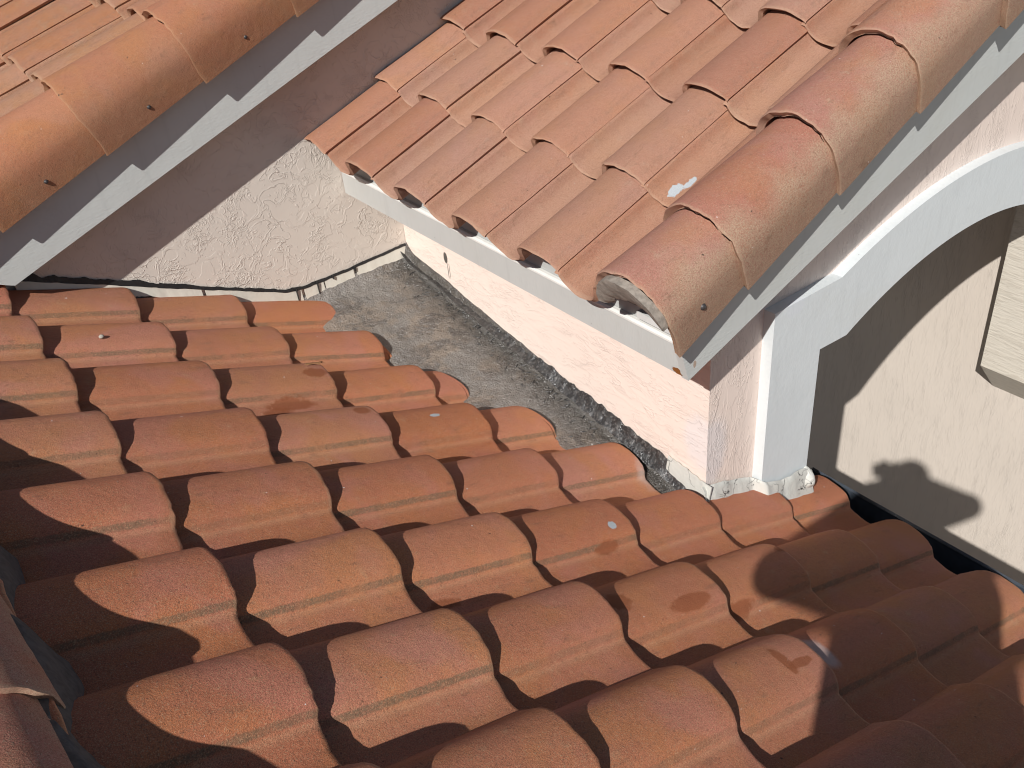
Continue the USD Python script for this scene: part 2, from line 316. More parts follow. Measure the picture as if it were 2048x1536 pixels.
def sheet(top, thick, ends_open=False):
    """A slab from a grid of top points (ns, nl, 3): top, underside and four edges as separate smooth patches, with st = (given)."""
    P, UV = top
    ns, nl = P.shape[:2]
    du = np.gradient(P, axis=0); dv = np.gradient(P, axis=1)
    N = np.cross(du, dv); N /= np.linalg.norm(N, axis=-1, keepdims=True)
    if N[ns // 2, nl // 2, 2] < 0: N = -N
    B = P - N * thick
    V, F, T = [], [], []
    base = 0
    def grid(A, uv, flip):
        nonlocal base
        a, b = A.shape[:2]; V.append(A.reshape(-1, 3)); T.append(uv.reshape(-1, 2))
        i = (np.arange(a - 1)[:, None] * b + np.arange(b - 1)).ravel() + base
        q = np.stack([i, i + b, i + b + 1, i + 1], 1)
        if flip: q = q[:, ::-1]
        F.append(np.vstack([q[:, [0, 1, 2]], q[:, [0, 2, 3]]])); base += a * b
    # orientation
    t = np.cross(P[1, 0] - P[0, 0], P[0, 1] - P[0, 0]) @ N[0, 0] > 0
    grid(P, UV, not t); grid(B, UV, t)
    grid(np.stack([P[:, 0], B[:, 0]], 1), np.stack([UV[:, 0]] * 2, 1), t); grid(np.stack([P[:, -1], B[:, -1]], 1), np.stack([UV[:, -1]] * 2, 1), not t)
    grid(np.stack([P[0], B[0]], 1), np.stack([UV[0]] * 2, 1), not t); grid(np.stack([P[-1], B[-1]], 1), np.stack([UV[-1]] * 2, 1), t)
    return (np.vstack(V), np.vstack(F)), np.vstack(T)

PS = np.array([-0.66, -0.62, -0.58, -0.54, -0.49, -0.44, -0.38, -0.33, -0.26, -0.19, -0.12, -0.07, -0.04, -0.02, 0.0, 0.02, 0.036, 0.048, 0.062, 0.09, 0.14, 0.20, 0.27, 0.33, 0.37, 0.40])
PH = np.array([-0.013, -0.002, 0.010, 0.021, 0.031, 0.037, 0.041, 0.042, 0.0405, 0.0375, 0.033, 0.0275, 0.0225, 0.0175, 0.0105, 0.0015, -0.0055, -0.0088, -0.0105, -0.0125, -0.0165, -0.0205, -0.022, -0.0205, -0.018, -0.013])
GS = np.array([-0.04, 0.0, 0.015, 0.035, 0.06, 0.10, 0.15, 0.20, 0.27, 0.33, 0.37, 0.405, 0.43, 0.445, 0.46, 0.48, 0.51, 0.55, 0.60, 0.67, 0.74, 0.80, 0.86, 0.91, 0.95, 0.98, 1.0])
GH = 1.06 * np.array([-0.0125, -0.0125, -0.021, -0.034, -0.0425, -0.052, -0.058, -0.061, -0.060, -0.056, -0.050, -0.041, -0.027, -0.012, -0.001, 0.006, 0.012, 0.016, 0.0195, 0.023, 0.0235, 0.0215, 0.0165, 0.0095, 0.002, -0.003, -0.007])

def s_tile(P0, up, n, w, expo, tau, S, H, rng, length, thick=0.013, s_range=None, cut=None, lipdrop=0.0, lo=0.0):
    """An S tile. P0: the lattice point at its nose; s runs towards -y in units of w; l runs up the slope."""
    s, h = S, H
    if s_range: 
        k = (S >= s_range[0] - 1e-9) & (S <= s_range[1] + 1e-9); s, h = S[k], H[k]
    l = np.array([0.0, 0.0035, 0.012, 0.05, 0.16, expo * 0.8, length]); l = l[l <= length + 1e-9]
    dip = np.array([0.0045, 0.0012, 0, 0, 0, 0, 0])[:len(l)]
    jit = rng.uniform(-1, 1, 6)
    sd = int(rng.integers(1e6))
    ss, ll = np.meshgrid(s, l, indexing='ij'); hh = np.repeat(h[:, None], len(l), 1)
    if cut is not None: ll = np.maximum(ll, cut(P0, -ss * w) + ll * 0.02)            # sawn off short along a line
    hh = hh - tau * ll / expo - dip[None] + jit[0] * 0.0015 + jit[1] * 0.004 * ll / expo + jit[5] * 0.003 * ss
    hh = hh + nz(np.stack([ss * 3 + sd % 97, ll * 9, ss * 0], -1), 3, 2) * 0.003
    y = -ss * w + jit[2] * 0.0025 + jit[3] * 0.006 * (ll / expo)
    edge = nz(np.stack([s * 26, s * 0 + sd % 131, s * 0], -1), 5, 4) * 0.008 + nz(np.stack([s * 4, s * 0 + sd % 57, s * 0], -1), 8, 2) * 0.007
    ll = ll + lo + (edge[:, None] + jit[4] * 0.004) * np.clip(1 - ll / 0.05, 0, 1)
    P = P0 + ll[..., None] * up + hh[..., None] * n + y[..., None] * np.array([0, 1.0, 0])
    return sheet((P, np.stack([ss, ll], -1)), thick)

rng = np.random.default_rng(7)

# near roof -------------------------------------------------------------
AP = 0.45928; W = 0.30; DX = 0.35964
UF, NF = frame(AP, -1)
def F_point(c, r): return np.array([c * DX * math.cos(AP), -r * W, -c * DX * math.sin(AP)])
def F_z(x, h=0.0): return -x * math.tan(AP) + h / math.cos(AP)
Y1 = 0.14; X2 = 1.036; Y3 = -1.3816
near = thing('tiled_roof', 'nearest terracotta S-tile roof sloping down to the dark gutter, with the photographer\'s shadow on it', 'roof', (-0.73, -2.6, 0.36))
def cutline(P0, y):      # the line where the tiles beside the cricket are sawn: x as a function of y
    x = np.interp(P0[1] + y, [-1.32, -1.03, -0.74, -0.46, -0.05, 0.2], [1.035, 0.925, 0.825, 0.725, 0.62, 0.60])
    x = x + nz(np.stack([(P0[1] + y) * 14, y * 0, y * 0], -1), 4, 2) * 0.012
    return (P0[0] - x) / math.cos(AP)
for c in range(-2, 6):
    for r in range(0, 12):
        P0 = F_point(c, r); cut = None; sr = None
        if r == 0: sr = (-0.44, 0.5)
        elif r == 1 and False: pass
        if r <= 3 and c >= 3 + (r >= 3): 
            if c > {0: 2, 1: 3, 2: 3, 3: 3}[r] : continue
        if r == 3 and c == 3: cut = cutline
        if r in (1, 2) and c == 3: cut = cutline
        if r == 4 and c == 4: cut = cutline
        if r == 4 and c > 4: continue
        if r == 5 and c >= 4: sr = (-0.44, 0.5)                      # beside the porch wall
        if c == 5 and r < 5: continue
        length = DX + 0.07
        if c == -2: length = 0.16
        if cut is not None: length = DX + 0.07
        if c == 5: P0 = P0 + UF * 0.022
        (v, f), uv = s_tile(P0, UF, NF, W, DX, 0.032, PS, PH, rng, length, 0.012, sr, cut)
        part('roof_tile', (v, f), TERRA, near, smooth=True, uv=uv)
# the layer under the tiles
yy0 = -4.0
def slab(pts_xz, y0, y1): return prism(pts_xz, 'y', y0, y1)
part('roof_deck', slab([(-0.73, F_z(-0.73, -0.075)), (0.985, F_z(0.985, -0.075)), (0.985, F_z(0.985, -0.11)), (-0.73, F_z(-0.73, -0.11))], yy0, 0.135), FELT, near)
part('roof_deck', slab([(0.985, F_z(0.985, -0.075)), (1.60, F_z(1.60, -0.075)), (1.60, F_z(1.60, -0.11)), (0.985, F_z(0.985, -0.11))], yy0, Y3 - 0.06), FELT, near)
# back slope behind the ridge (out of frame, carries the photographer)
UB, NB = np.array([math.cos(AP), 0, math.sin(AP)]), np.array([-math.sin(AP), 0, math.cos(AP)])
part('roof_deck', slab([(-0.75, 0.335), (-2.6, 0.335 - 1.85 * math.tan(AP)), (-2.6, 0.30 - 1.85 * math.tan(AP)), (-0.75, 0.30)], yy0, -0.5), FELT, near)
# ridge tiles
def barrel(axis_pts, sect, thick, up, n, lat, O, nose, length, scale0, scale1, rng, ang_uv):
    """A half-round tile. sect: (lateral, height) points; lies along up from its nose."""
    l = np.array([0.0, 0.004, 0.02, 0.10, 0.22, length])
    sec = np.array(sect)
    sd = int(rng.integers(1e6)); k = np.arange(len(sec))
    mid = np.array([sec[:, 0].mean(), 0.03])
    P = np.zeros((len(sec), len(l), 3)); UV = np.zeros((len(sec), len(l), 2))
    edge = nz(np.stack([k * 0.9, k * 0 + sd % 91, k * 0], -1), 5, 3) * 0.012
    jr = rng.uniform(-1, 1, 4)
    for j, lj in enumerate(l):
        sc = scale0 + (scale1 - scale0) * lj / length - (0.018 if j == 0 else 0)
        q = (sec - mid) * sc + mid
        wob = nz(np.stack([k * 0.35, k * 0 + lj * 7, k * 0 + sd % 71], -1), 6, 2) * 0.004
        q = q * (1 + wob[:, None] * 3)
        lo = nose + lj + (edge if j < 3 else 0) * max(0, 1 - lj / 0.03)
        P[:, j] = O + (lo + 0 * k)[:, None] * up + (q[:, 0] + jr[0] * 0.003 + jr[1] * 0.004 * lj)[:, None] * lat + (q[:, 1] + jr[2] * 0.002)[:, None] * n
        UV[:, j, 0] = ang_uv; UV[:, j, 1] = lj
    return sheet((P, UV), thick)
def half_round(R, zc, a0, a1, k=26):
    a = np.radians(np.linspace(a0, a1, k)); return [(R * math.cos(x), zc + R * math.sin(x)) for x in a]
rs = half_round(0.115, -0.035, 5, 178)
for i, yn in enumerate([-0.27 - 0.355 * k for k in range(0, 9)]):
    (v, f), uv = barrel(None, rs, 0.016, np.array([0, 1.0, 0]), np.array([0, 0, 1.0]), np.array([1.0, 0, 0]), np.array([-0.743, yn, 0.355]), 0.0, 0.42, 1.05, 0.93, rng, np.linspace(0.75, 0.15, len(rs)))
    part('ridge_tile', (v, f), TERRA_RAKE, near, smooth=True, uv=uv)
# mortar filling the pans under the ridge
for r in range(1, 12):
    yc = -r * W - 0.22 * W
    k = 15
    ys = yc + np.linspace(-0.17, 0.135, k)
    t = np.linspace(-1, 1, k)
    reach = 0.032 * np.clip(1 - np.abs(t) ** 2.2, 0, 1)
    rows = []
    for kk, (xo, zo) in enumerate(((-0.70, 0.055), (-0.642, 0.045), (-0.634, 0.022), (-0.626, -0.02))):
        x = xo + (reach * (kk / 3.0)) + nz(np.stack([ys * 25, ys * 0 + kk, ys * 0 + r], -1), 3, 3) * 0.016
        z = F_z(x, 0) + zo - 0.012 * (kk == 3) * (1 - np.abs(t))
        rows.append(np.stack([x, ys, z], -1))
    A = np.array(rows); B = A - np.array([0.03, 0, 0.05])
    (v, f), uv = sheet((A, A[..., :2] * 0), 0.03)
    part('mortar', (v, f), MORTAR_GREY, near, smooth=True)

# cricket: bitumen membrane between the near roof and the porch wall ------
def cricket_z(x, y): return np.maximum(F_z(x, -0.062), -0.262 + 0.02 * (x - 1.036) + 0.178 * (y - 0.14))
xs = np.linspace(0.30, X2 - 0.003, 90); ys = np.linspace(-1.43, 0.134, 150)
gx, gy = np.meshgrid(xs, ys, indexing='ij')
gz = cricket_z(gx, gy)
wr = nz(np.stack([gx * 9, gy * 9, gx * 0], -1), 2, 4) * 0.016 + np.abs(nz(np.stack([gx * 22, gy * 22, gx * 0], -1), 9, 3)) * 0.012
gz = gz + wr * np.clip((gx - 0.45) / 0.2, 0, 1) - 0.012 * np.clip(1 - (gx - 0.3) / 0.3, 0, 1)
gz += 0.05 * np.clip(1 - (X2 - gx) / 0.035, 0, 1) ** 2 + 0.03 * np.clip(1 - (0.134 - gy) / 0.05, 0, 1) ** 2 * (gx > 0.5)
crk = thing('roof_cricket', 'glossy dark grey bitumen membrane in the triangular gutter between roof tiles and porch wall', 'roof membrane', (0.9, -0.5, -0.35))
(v, f), uv = sheet((np.stack([gx, gy, gz], -1), np.stack([gx, gy], -1)), 0.008)
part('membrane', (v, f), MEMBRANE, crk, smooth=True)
# the membrane turned up the wall, with its ragged torn edge
ty = np.array([-1.40, -1.35, -1.157, -0.936, -0.43, -0.05, 0.128]); tz = np.array([-0.475, -0.462, -0.424, -0.389, -0.330, -0.285, -0.262])
ey = np.linspace(-1.40, 0.132, 420)
top = np.interp(ey, ty, tz) + nz(np.stack([ey * 38, ey * 0, ey * 0], -1), 3, 5) * 0.022 + 0.008 * (nz(np.stack([ey * 7, ey * 0, ey * 0], -1), 1, 2))
low = np.interp(ey, ys, gz[-1]) - 0.02
rows = []
for k, (tt, xo) in enumerate(((0.0, -0.034), (0.35, -0.018), (0.75, -0.010), (1.0, -0.0045))):
    rows.append(np.stack([X2 + xo + nz(np.stack([ey * 40, ey * 0 + k * 3, ey * 0], -1), 5, 2) * 0.005 * (1 - tt), ey, low + (top - low) * tt], -1))
(v, f), uv = sheet((np.array(rows), np.array(rows)[..., :2]), 0.003)
part('membrane_edge', (v, f), MEMBRANE_EDGE, crk, smooth=True)
# ridges of molten bitumen along the foot of the wall
k = 0
lump = []
r2 = np.random.default_rng(3)
for i in range(110):
    yl = r2.uniform(-1.38, 0.10); xl = X2 - 0.028 - abs(r2.normal(0, 0.035)); a = r2.uniform(0, math.pi)
    e = trimesh.creation.icosphere(subdivisions=1, radius=1.0); e.apply_scale((r2.uniform(0.005, 0.013), r2.uniform(0.0015, 0.003), r2.uniform(0.0015, 0.003)))
    e.apply_transform(trimesh.transformations.rotation_matrix(a, (0, 0, 1))); zl = float(np.interp(yl, ys, gz[np.clip(np.searchsorted(xs, xl), 0, len(xs) - 1)]))
    e.apply_translation((xl, yl, zl + 0.001)); lump.append(e)
part('bitumen_ridge', cat(*lump), MEMBRANE_EDGE, crk, smooth=True, kind='stuff')

# back wall (W1) -------------------------------------------------------------
bw = thing('stucco_wall', 'cream skip-trowel stucco wall under the upper roof, half in shadow', 'wall', (0.5, Y1, -0.3))
TB = 0.352
def U_low(x): return 0.358 + (x - 0.157) * TB       # lower edge of the upper rake board
part('wall_face', prism([(-0.62, 0.05), (-0.45, 0.06), (0.55, -0.42), (2.6, -0.6), (2.6, U_low(2.6) + 0.15), (-0.62, U_low(-0.62) + 0.15)], 'y', Y1, Y1 + 0.12), STUCCO_BACK, bw)
fx = np.array([-0.30, 0.00, 0.20, 0.42, 0.53, 0.60, 0.72, 0.88, 1.03]); 
fz = np.array([0.190, 0.050, -0.045, -0.145, -0.196, -0.206, -0.207, -0.202, -0.196])      # the black joint line
X = np.linspace(-0.28, 1.03, 220)
zt = np.interp(X, fx, fz) + nz(np.stack([X * 30, X * 0, X * 0], -1), 2, 3) * 0.006
hgt = np.interp(X, [-0.3, 0.3, 0.6, 1.03], [0.03, 0.046, 0.062, 0.045])
zb = zt - hgt + nz(np.stack([X * 40, X * 0, X * 0], -1), 4, 3) * 0.014
rows = np.array([np.stack([X, X * 0 + Y1 - 0.007, zt - 0.004], -1), np.stack([X, X * 0 + Y1 - 0.010 , (zt + zb) / 2], -1), np.stack([X, X * 0 + Y1 - 0.016, zb], -1)])
for i, (xa_, xb_) in enumerate(((-0.3, 0.245), (0.25, 0.586), (0.59, 0.672), (0.676, 0.80), (0.804, 1.04))):
    kk = (X >= xa_) & (X <= xb_)
    (v, f), uv = sheet((rows[:, kk], rows[:, kk, :2]), 0.003)
    part('flashing_strip', (v, f), FLASH, bw, smooth=True)
th = 0.007 * np.interp(X, [-0.3, 0.1, 0.3, 0.55, 0.7, 1.03], [2.4, 1.7, 0.8, 0.85, 0.5, 0.35]) * (1 + 1.2 * nz(np.stack([X * 45, X * 0, X * 0], -1), 7, 3))
rows = np.array([np.stack([X, X * 0 + Y1 - 0.005, zt + th], -1), np.stack([X, X * 0 + Y1 - 0.009, zt - 0.006], -1)])
(v, f), uv = sheet((rows, rows[..., :2]), 0.003); part('tar_line', (v, f), TAR, bw, smooth=True)
for xd, ln in ((0.562, 0.045), (0.645, 0.06), (0.71, 0.012), (0.80, 0.014)):       # tar runs over the flashing
    z0 = float(np.interp(xd, X, zt)); part('tar_run', box(xd - 0.0013, Y1 - 0.0165, z0 - ln, xd + 0.0013, Y1 - 0.006, z0 + 0.002), TAR, bw)
rows = np.array([np.stack([X, X * 0 + Y1 - 0.012, zb + 0.004 + 0.016 * nz(np.stack([X * 70, X * 0, X * 0], -1), 11, 3)], -1), np.stack([X, X * 0 + Y1 - 0.02, zb - 0.05], -1)])
(v, f), uv = sheet((rows, rows[..., :2]), 0.003); part('tar_line', (v, f), MEMBRANE_EDGE, bw, smooth=True)

# arched porch ------------------------------------------------------------
porch = thing('arched_porch', 'peach stucco porch with a grey arched opening under the right gable', 'porch', (1.9, -1.0, -1.6))
TG = 0.352
def rake_low(x): return 0.079 + (x - 0.826) * 0.349
XR = 2.187
part('side_wall', prism([(Y3 + 0.0, -0.9), (Y1 - 0.002, -0.9), (Y1 - 0.002, 0.14), (Y3 + 0.0, 0.14)], 'x', X2, X2 + 0.12), STUCCO_SIDE, porch)
# front wall with the arch cut out
def arc(xc, zc, R, x0, x1, k=40): return [(x, zc + math.sqrt(R * R - (x - xc) ** 2)) for x in np.linspace(x0, x1, k)]
xi, xs_ = 1.462, 1.586
ap_in = arc(XR, -1.449, 1.4087, xs_, 2 * XR - xs_)
zsh = -0.168
wall = Polygon([(X2 + 0.1205, -2.2), (3.17, -2.2), (3.17, rake_low(2 * XR - 3.17) + 0.06), (XR, rake_low(XR) + 0.06), (X2 + 0.1205, rake_low(X2 + 0.1205) + 0.06)])
hole = Polygon([(xi + 0.014, -2.3), (xi + 0.014, zsh + 0.014)] + [(x, z + 0.014) for x, z in ap_in] + [(3.3, zsh + 0.014), (3.3, -2.3)])
wl = wall.difference(hole)
part('front_wall', prism(wl, 'y', Y3, Y3 + 0.14), STUCCO_FRONT, porch)
part('front_wall', prism([(X2, -0.9), (X2 + 0.12, -0.9), (X2 + 0.12, rake_low(X2 + 0.12) + 0.06), (X2, 0.15)], 'y', Y3 - 0.0005, Y3 - 0.00001), STUCCO_FRONT, porch)
ap_out = arc(XR, -1.641, 1.806, 1.529, 2 * XR - 1.529)
XO = 1.243; zo = 0.045
trim_poly = Polygon([(XO, -0.9), (XO, zo)] + ap_out + [(3.0, zo), (3.0, zsh)] + ap_in[::-1] + [(xi, zsh), (xi, -0.9)])
tr = prism(trim_poly, 'y', Y3 - 0.036, Y3 + 0.002)
part('arch_trim', tr, TRIM, porch)
# cracked painted flashing at the foot of the front wall
X_ = np.linspace(1.012, 1.475, 60)
zt_ = np.interp(X_, [1.01, 1.10, 1.24, 1.33, 1.44, 1.475], [-0.440, -0.468, -0.535, -0.577, -0.594, -0.62]) + nz(np.stack([X_ * 30, X_ * 0, X_ * 0], -1), 2, 3) * 0.008
zb_ = F_z(X_, -0.02)
yo_ = np.interp(X_, [1.012, 1.225, 1.245, 1.475], [0.012, 0.014, 0.05, 0.05])
rows = np.array([np.stack([X_, Y3 - yo_ - o, zt_ + (zb_ - zt_) * t_], -1) for o, t_ in ((-0.004, 0.0), (0.006, 0.12), (0.012, 0.5), (0.03, 1.0))])
rows += (nz(np.stack([rows[..., 0] * 30, rows[..., 2] * 30, rows[..., 0] * 0], -1), 5, 3) * 0.012)[..., None] * np.array([0, 1.0, 0])
(v, f), uv = sheet((rows, rows[..., :2]), 0.004)
part('base_flashing', (v, f), CRACKED, porch, smooth=True)
Yc = np.linspace(-1.41, -1.24, 24)
zt2 = np.interp(Yc, [-1.41, -1.38, -1.24], [-0.44, -0.437, -0.418]) + nz(np.stack([Yc * 60, Yc * 0, Yc * 0], -1), 3, 3) * 0.016
rows = np.array([np.stack([X2 - 0.012 - o + Yc * 0, Yc, zt2 + (F_z(X2, 0.0) - zt2) * t_], -1) for o, t_ in ((-0.004, 0), (0.003, 0.4), (0.008, 1.0))])
(v, f), uv = sheet((rows, rows[..., :2]), 0.004); part('base_flashing', (v, f), CRACKED, porch, smooth=True)
lobe = trimesh.creation.icosphere(subdivisions=3, radius=1.0); lobe.apply_scale((0.026, 0.045, 0.042)); lobe.vertices += nz(lobe.vertices * 2.0 * np.array([40, 25, 25]), 4, 2)[:, None] * 0.008; lobe.apply_translation((1.455, Y3 - 0.03, -0.645))
part('base_flashing', lobe, CRACKED, porch, smooth=True)

# porch roof ----------------------------------------------------------------
gx0, gy0, gz0, gd, gw, gp = 0.721, -0.276, 0.289, 0.325, 0.292, 0.4131
UG, NG = frame(gp, +1)
pr = thing('tiled_roof', 'small sunlit terracotta gable roof over the arched porch, with white eave and rake boards', 'roof', (1.6, -0.7, 0.3))
def G_point(c, r): return np.array([gx0, gy0, gz0]) + UG * gd * c + np.array([0, -r * gw, 0])
rg = np.random.default_rng(21)
for c in range(0, 6):
    for r in range(-2, 4):
        sr = None
        if r == -2: sr = (0.60, 1.0)
        if r == 3: sr = (-0.04, 0.62)
        (v, f), uv = s_tile(G_point(c, r), UG, NG, gw, gd, 0.026, GS, GH, rg, gd + 0.06, 0.0135, sr)
        part('roof_tile', (v, f), TERRA_PORCH, pr, smooth=True, uv=uv)
# deck and other slope
def Gz(x, h): return gz0 + (x - gx0) * math.tan(gp) + h / math.cos(gp)
part('roof_deck', prism([(0.815, Gz(0.815, -0.095)), (XR, Gz(XR, -0.095)), (XR, Gz(XR, -0.13)), (0.84, Gz(0.84, -0.13))], 'y', -1.495, Y1 - 0.004), FELT, pr)
part('roof_deck', prism([(XR + 0.002, Gz(XR, -0.02)), (3.12, Gz(2 * XR - 3.12, -0.02)), (3.12, Gz(2 * XR - 3.12, -0.1)), (XR + 0.002, Gz(XR, -0.13))], 'y', -1.53, Y1 - 0.004), FELT, pr)
# eave: fascia board, bright metal edge, drip strip
XF = 0.826
part('fascia_board', prism([(XF, 0.078), (XF + 0.03, 0.078), (XF + 0.03, 0.166), (XF, 0.166)], 'y', -1.4795, Y1 - 0.006), FASCIA, pr)
part('drip_edge', prism([(XF - 0.006, 0.161), (XF - 0.006, 0.166), (XF - 0.001, 0.1715), (XF + 0.008, 0.172), (XF + 0.008, 0.1665), (XF - 0.001, 0.1662), (XF - 0.002, 0.161)], 'y', -1.452, Y1 - 0.03), EDGE_WHITE, pr)
part('eave_strip', prism([(XF + 0.0085, 0.1660), (XF + 0.022, 0.250), (XF + 0.028, 0.250), (XF + 0.0145, 0.1660)], 'y', -1.46, Y1 - 0.03), STRIP, pr)
part('soffit', prism([(XF + 0.031, 0.10), (X2 - 0.001, 0.135), (X2 - 0.001, 0.145), (XF + 0.031, 0.11)], 'y', -1.47, Y1 - 0.01), BOARD, pr)
# rake board: plane y = -1.503
YR = -1.503
rk = [(XF - 0.004, 0.0785), (XF - 0.028, 0.163), (XF + 0.03, 0.235), (XR, rake_low(XR) + 0.17), (XR, rake_low(XR))]
part('rake_board', prism(rk, 'y', YR, YR + 0.022), BOARD, pr)
rk2 = [(XR + 0.001, rake_low(XR) + 0.0), (XR + 0.001, rake_low(XR) + 0.105), (3.12, rake_low(2 * XR - 3.12) + 0.105), (3.12, rake_low(2 * XR - 3.12))]
part('rake_board', prism(rk2, 'y', YR, YR + 0.022), BOARD, pr)
part('soffit', prism([(XF + 0.032, 0.12), (XR, rake_low(XR) + 0.035), (XR, rake_low(XR) + 0.045), (XF + 0.032, 0.13)], 'y', YR + 0.024, Y3 - 0.004), BOARD, pr)
# rake tiles
bp = math.radians(21.3)
ur, nr = frame(bp, +1)
sect_r = [(-0.100, -0.004), (-0.104, 0.03), (-0.107, 0.06)] + [(-0.108 * math.cos(a), 0.085 + 0.108 * math.sin(a)) for a in np.radians(np.linspace(0, 165, 24))] + [(0.108, 0.085)]
nose_x = [0.735, 0.949, 1.266, 1.563, 1.884, 2.20]
rt = np.random.default_rng(5)
LATY = np.array([0, 1.0, 0])
for i, xn in enumerate(nose_x):
    O = np.array([xn, YR + 0.055, 0.214 + (xn - 0.735) * math.tan(bp)])
    ln = (0.30 if i == 0 else 0.40)
    (v, f), uv = barrel(None, sect_r, 0.019, ur, nr, LATY, O, 0.0, ln, 1.09, 0.91, rt, np.linspace(1.0, 0.0, len(sect_r)))
    tl = part('rake_tile', (v, f), TERRA_RAKE, pr, smooth=True, uv=uv)
    if i == 0:
        nl = trimesh.creation.icosphere(subdivisions=2, radius=0.0085)
        nl.apply_translation(O + ur * 0.10 + LATY * -0.106 + nr * 0.065); part('nail', nl, NAIL, tl, smooth=True)
# mortar plug in the open end of the lowest rake tile
O = np.array([0.735, YR + 0.055, 0.214])
th_ = np.radians(np.linspace(6, 178, 40)); w_ = np.linspace(0, 1, 12)
dep = 0.050 * np.sin((th_ - th_[0]) / (th_[-1] - th_[0]) * math.pi) ** 0.6 + 0.008 + 0.014 * nz(np.stack([th_ * 3, th_ * 0, th_ * 0], -1), 5, 3)
RR = 0.106 - dep[:, None] * w_[None]
lat_ = -RR * np.cos(th_)[:, None] * 1.0; hh_ = 0.084 + RR * np.sin(th_)[:, None]
fr = 0.006 + 0.010 * w_[None] ** 2 + 0.006 * nz(np.stack([lat_ * 30, hh_ * 30, hh_ * 0], -1), 3, 4)
A = O + lat_[..., None] * LATY + hh_[..., None] * nr + fr[..., None] * ur
(v, f), uv = sheet((A, A[..., :2]), 0.02); part('mortar', (v, f), MORTAR, pr, smooth=True)
part('bird_stop', box(0.812, -1.47, 0.190, 0.834, -1.34, 0.208), WHITE_METAL, pr)

# upper roof ----------------------------------------------------------------
YU = 0.03
upr = thing('tiled_roof', 'terracotta roof at the upper left ending in big round rake tiles over a white board', 'roof', (0.3, 0.8, 0.6))
bpu = math.radians(19.6); uu, nu = frame(bpu, +1)
pl = Polygon([(-0.9, U_low(-0.9)), (2.4, U_low(2.4)), (2.4, U_low(2.4) + 0.175), (-0.9, U_low(-0.9) + 0.175)])
pl = pl.intersection(Polygon([(-0.9, F_z(-0.9, 0.052)), (2.5, F_z(2.5, 0.052)), (2.5, 3), (-0.9, 3)]))
part('rake_board', prism(pl, 'y', YU, YU + 0.03), BOARD, upr)
T0 = np.array([0.051, -0.021, 0.503])
step = 0.3465
sect_u = [(-0.100, -0.004), (-0.106, 0.03), (-0.110, 0.06)] + [(-0.112 * math.cos(a), 0.085 + 0.112 * math.sin(a)) for a in np.radians(np.linspace(0, 168, 24))] + [(0.112, 0.085)]
ru = np.random.default_rng(11)
for i in range(-2, 5):
    O = T0 + uu * step * i + np.array([0, 0.105, 0]) - nu * 0.004
    (v, f), uv = barrel(None, sect_u, 0.019, uu, nu, LATY, O, 0.0, step + 0.07, 1.09, 0.90, ru, np.linspace(1.0, 0.0, len(sect_u)))
    tl = part('rake_tile', (v, f), TERRA_RAKE_FAR, upr, smooth=True, uv=uv)
    nl = trimesh.creation.icosphere(subdivisions=2, radius=0.0062); nl.apply_translation(O + uu * 0.175 - LATY * 0.107 + nu * 0.035); part('nail', nl, NAIL, tl, smooth=True)
O0 = T0 + nu * 0.135 + uu * 0.022; O0[1] = 0.275
for c in range(-2, 5):
    for r in range(-5, 0):
        (v, f), uv = s_tile(O0 + uu * step * c + np.array([0, (-r - 1) * 0.28, 0]) + np.array([0, 0.28, 0]), uu, nu, 0.28, step, 0.025, GS, GH, ru, step + 0.06, 0.012)
        part('roof_tile', (v, f), TERRA_FAR, upr, smooth=True, uv=uv)
def ub(x, h): return T0[2] + (x - T0[0]) * math.tan(bpu) + h / math.cos(bpu)
part('roof_deck', prism([(-0.8, ub(-0.8, 0.04)), (2.4, ub(2.4, 0.04)), (2.4, ub(2.4, 0.0)), (-0.8, ub(-0.8, 0.0))], 'y', YU + 0.032, 1.9), FELT, upr)
# grout between the field and the rake tiles
Xg = np.linspace(-0.6, 1.5, 130)
rows = np.array([np.stack([Xg, Xg * 0 + yv + nz(np.stack([Xg * 20, Xg * 0 + q, Xg * 0], -1), 3, 3) * 0.02, ub(Xg, hv) + nz(np.stack([Xg * 24, Xg * 0 + q, Xg * 0], -1), 8, 3) * 0.018], -1) for q, (yv, hv) in enumerate(((0.12, 0.150), (0.175, 0.142), (0.215, 0.128), (0.27, 0.10)))])
(v, f), uv = sheet((rows, rows[..., :2]), 0.02); part('mortar', (v, f), MORTAR, upr, smooth=True)

# right-hand wall behind the arch ---------------------------------------------
XW = 3.178
rw = thing('stucco_wall', 'tall beige stucco wall beyond the arch, carrying the head-and-arms shadow', 'wall', (XW, -1.5, -3.4))
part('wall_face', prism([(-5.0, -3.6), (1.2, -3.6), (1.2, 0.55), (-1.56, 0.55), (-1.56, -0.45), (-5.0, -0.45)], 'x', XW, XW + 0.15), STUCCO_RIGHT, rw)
XB = 3.013; YB = -1.179
bt = prism([(XB, -1.079), (XB, 0.35), (XW - 0.0005, 0.35), (XW - 0.0005, -1.268)], 'y', -1.55, YB)
part('timber_block', bt, TIMBER, rw)

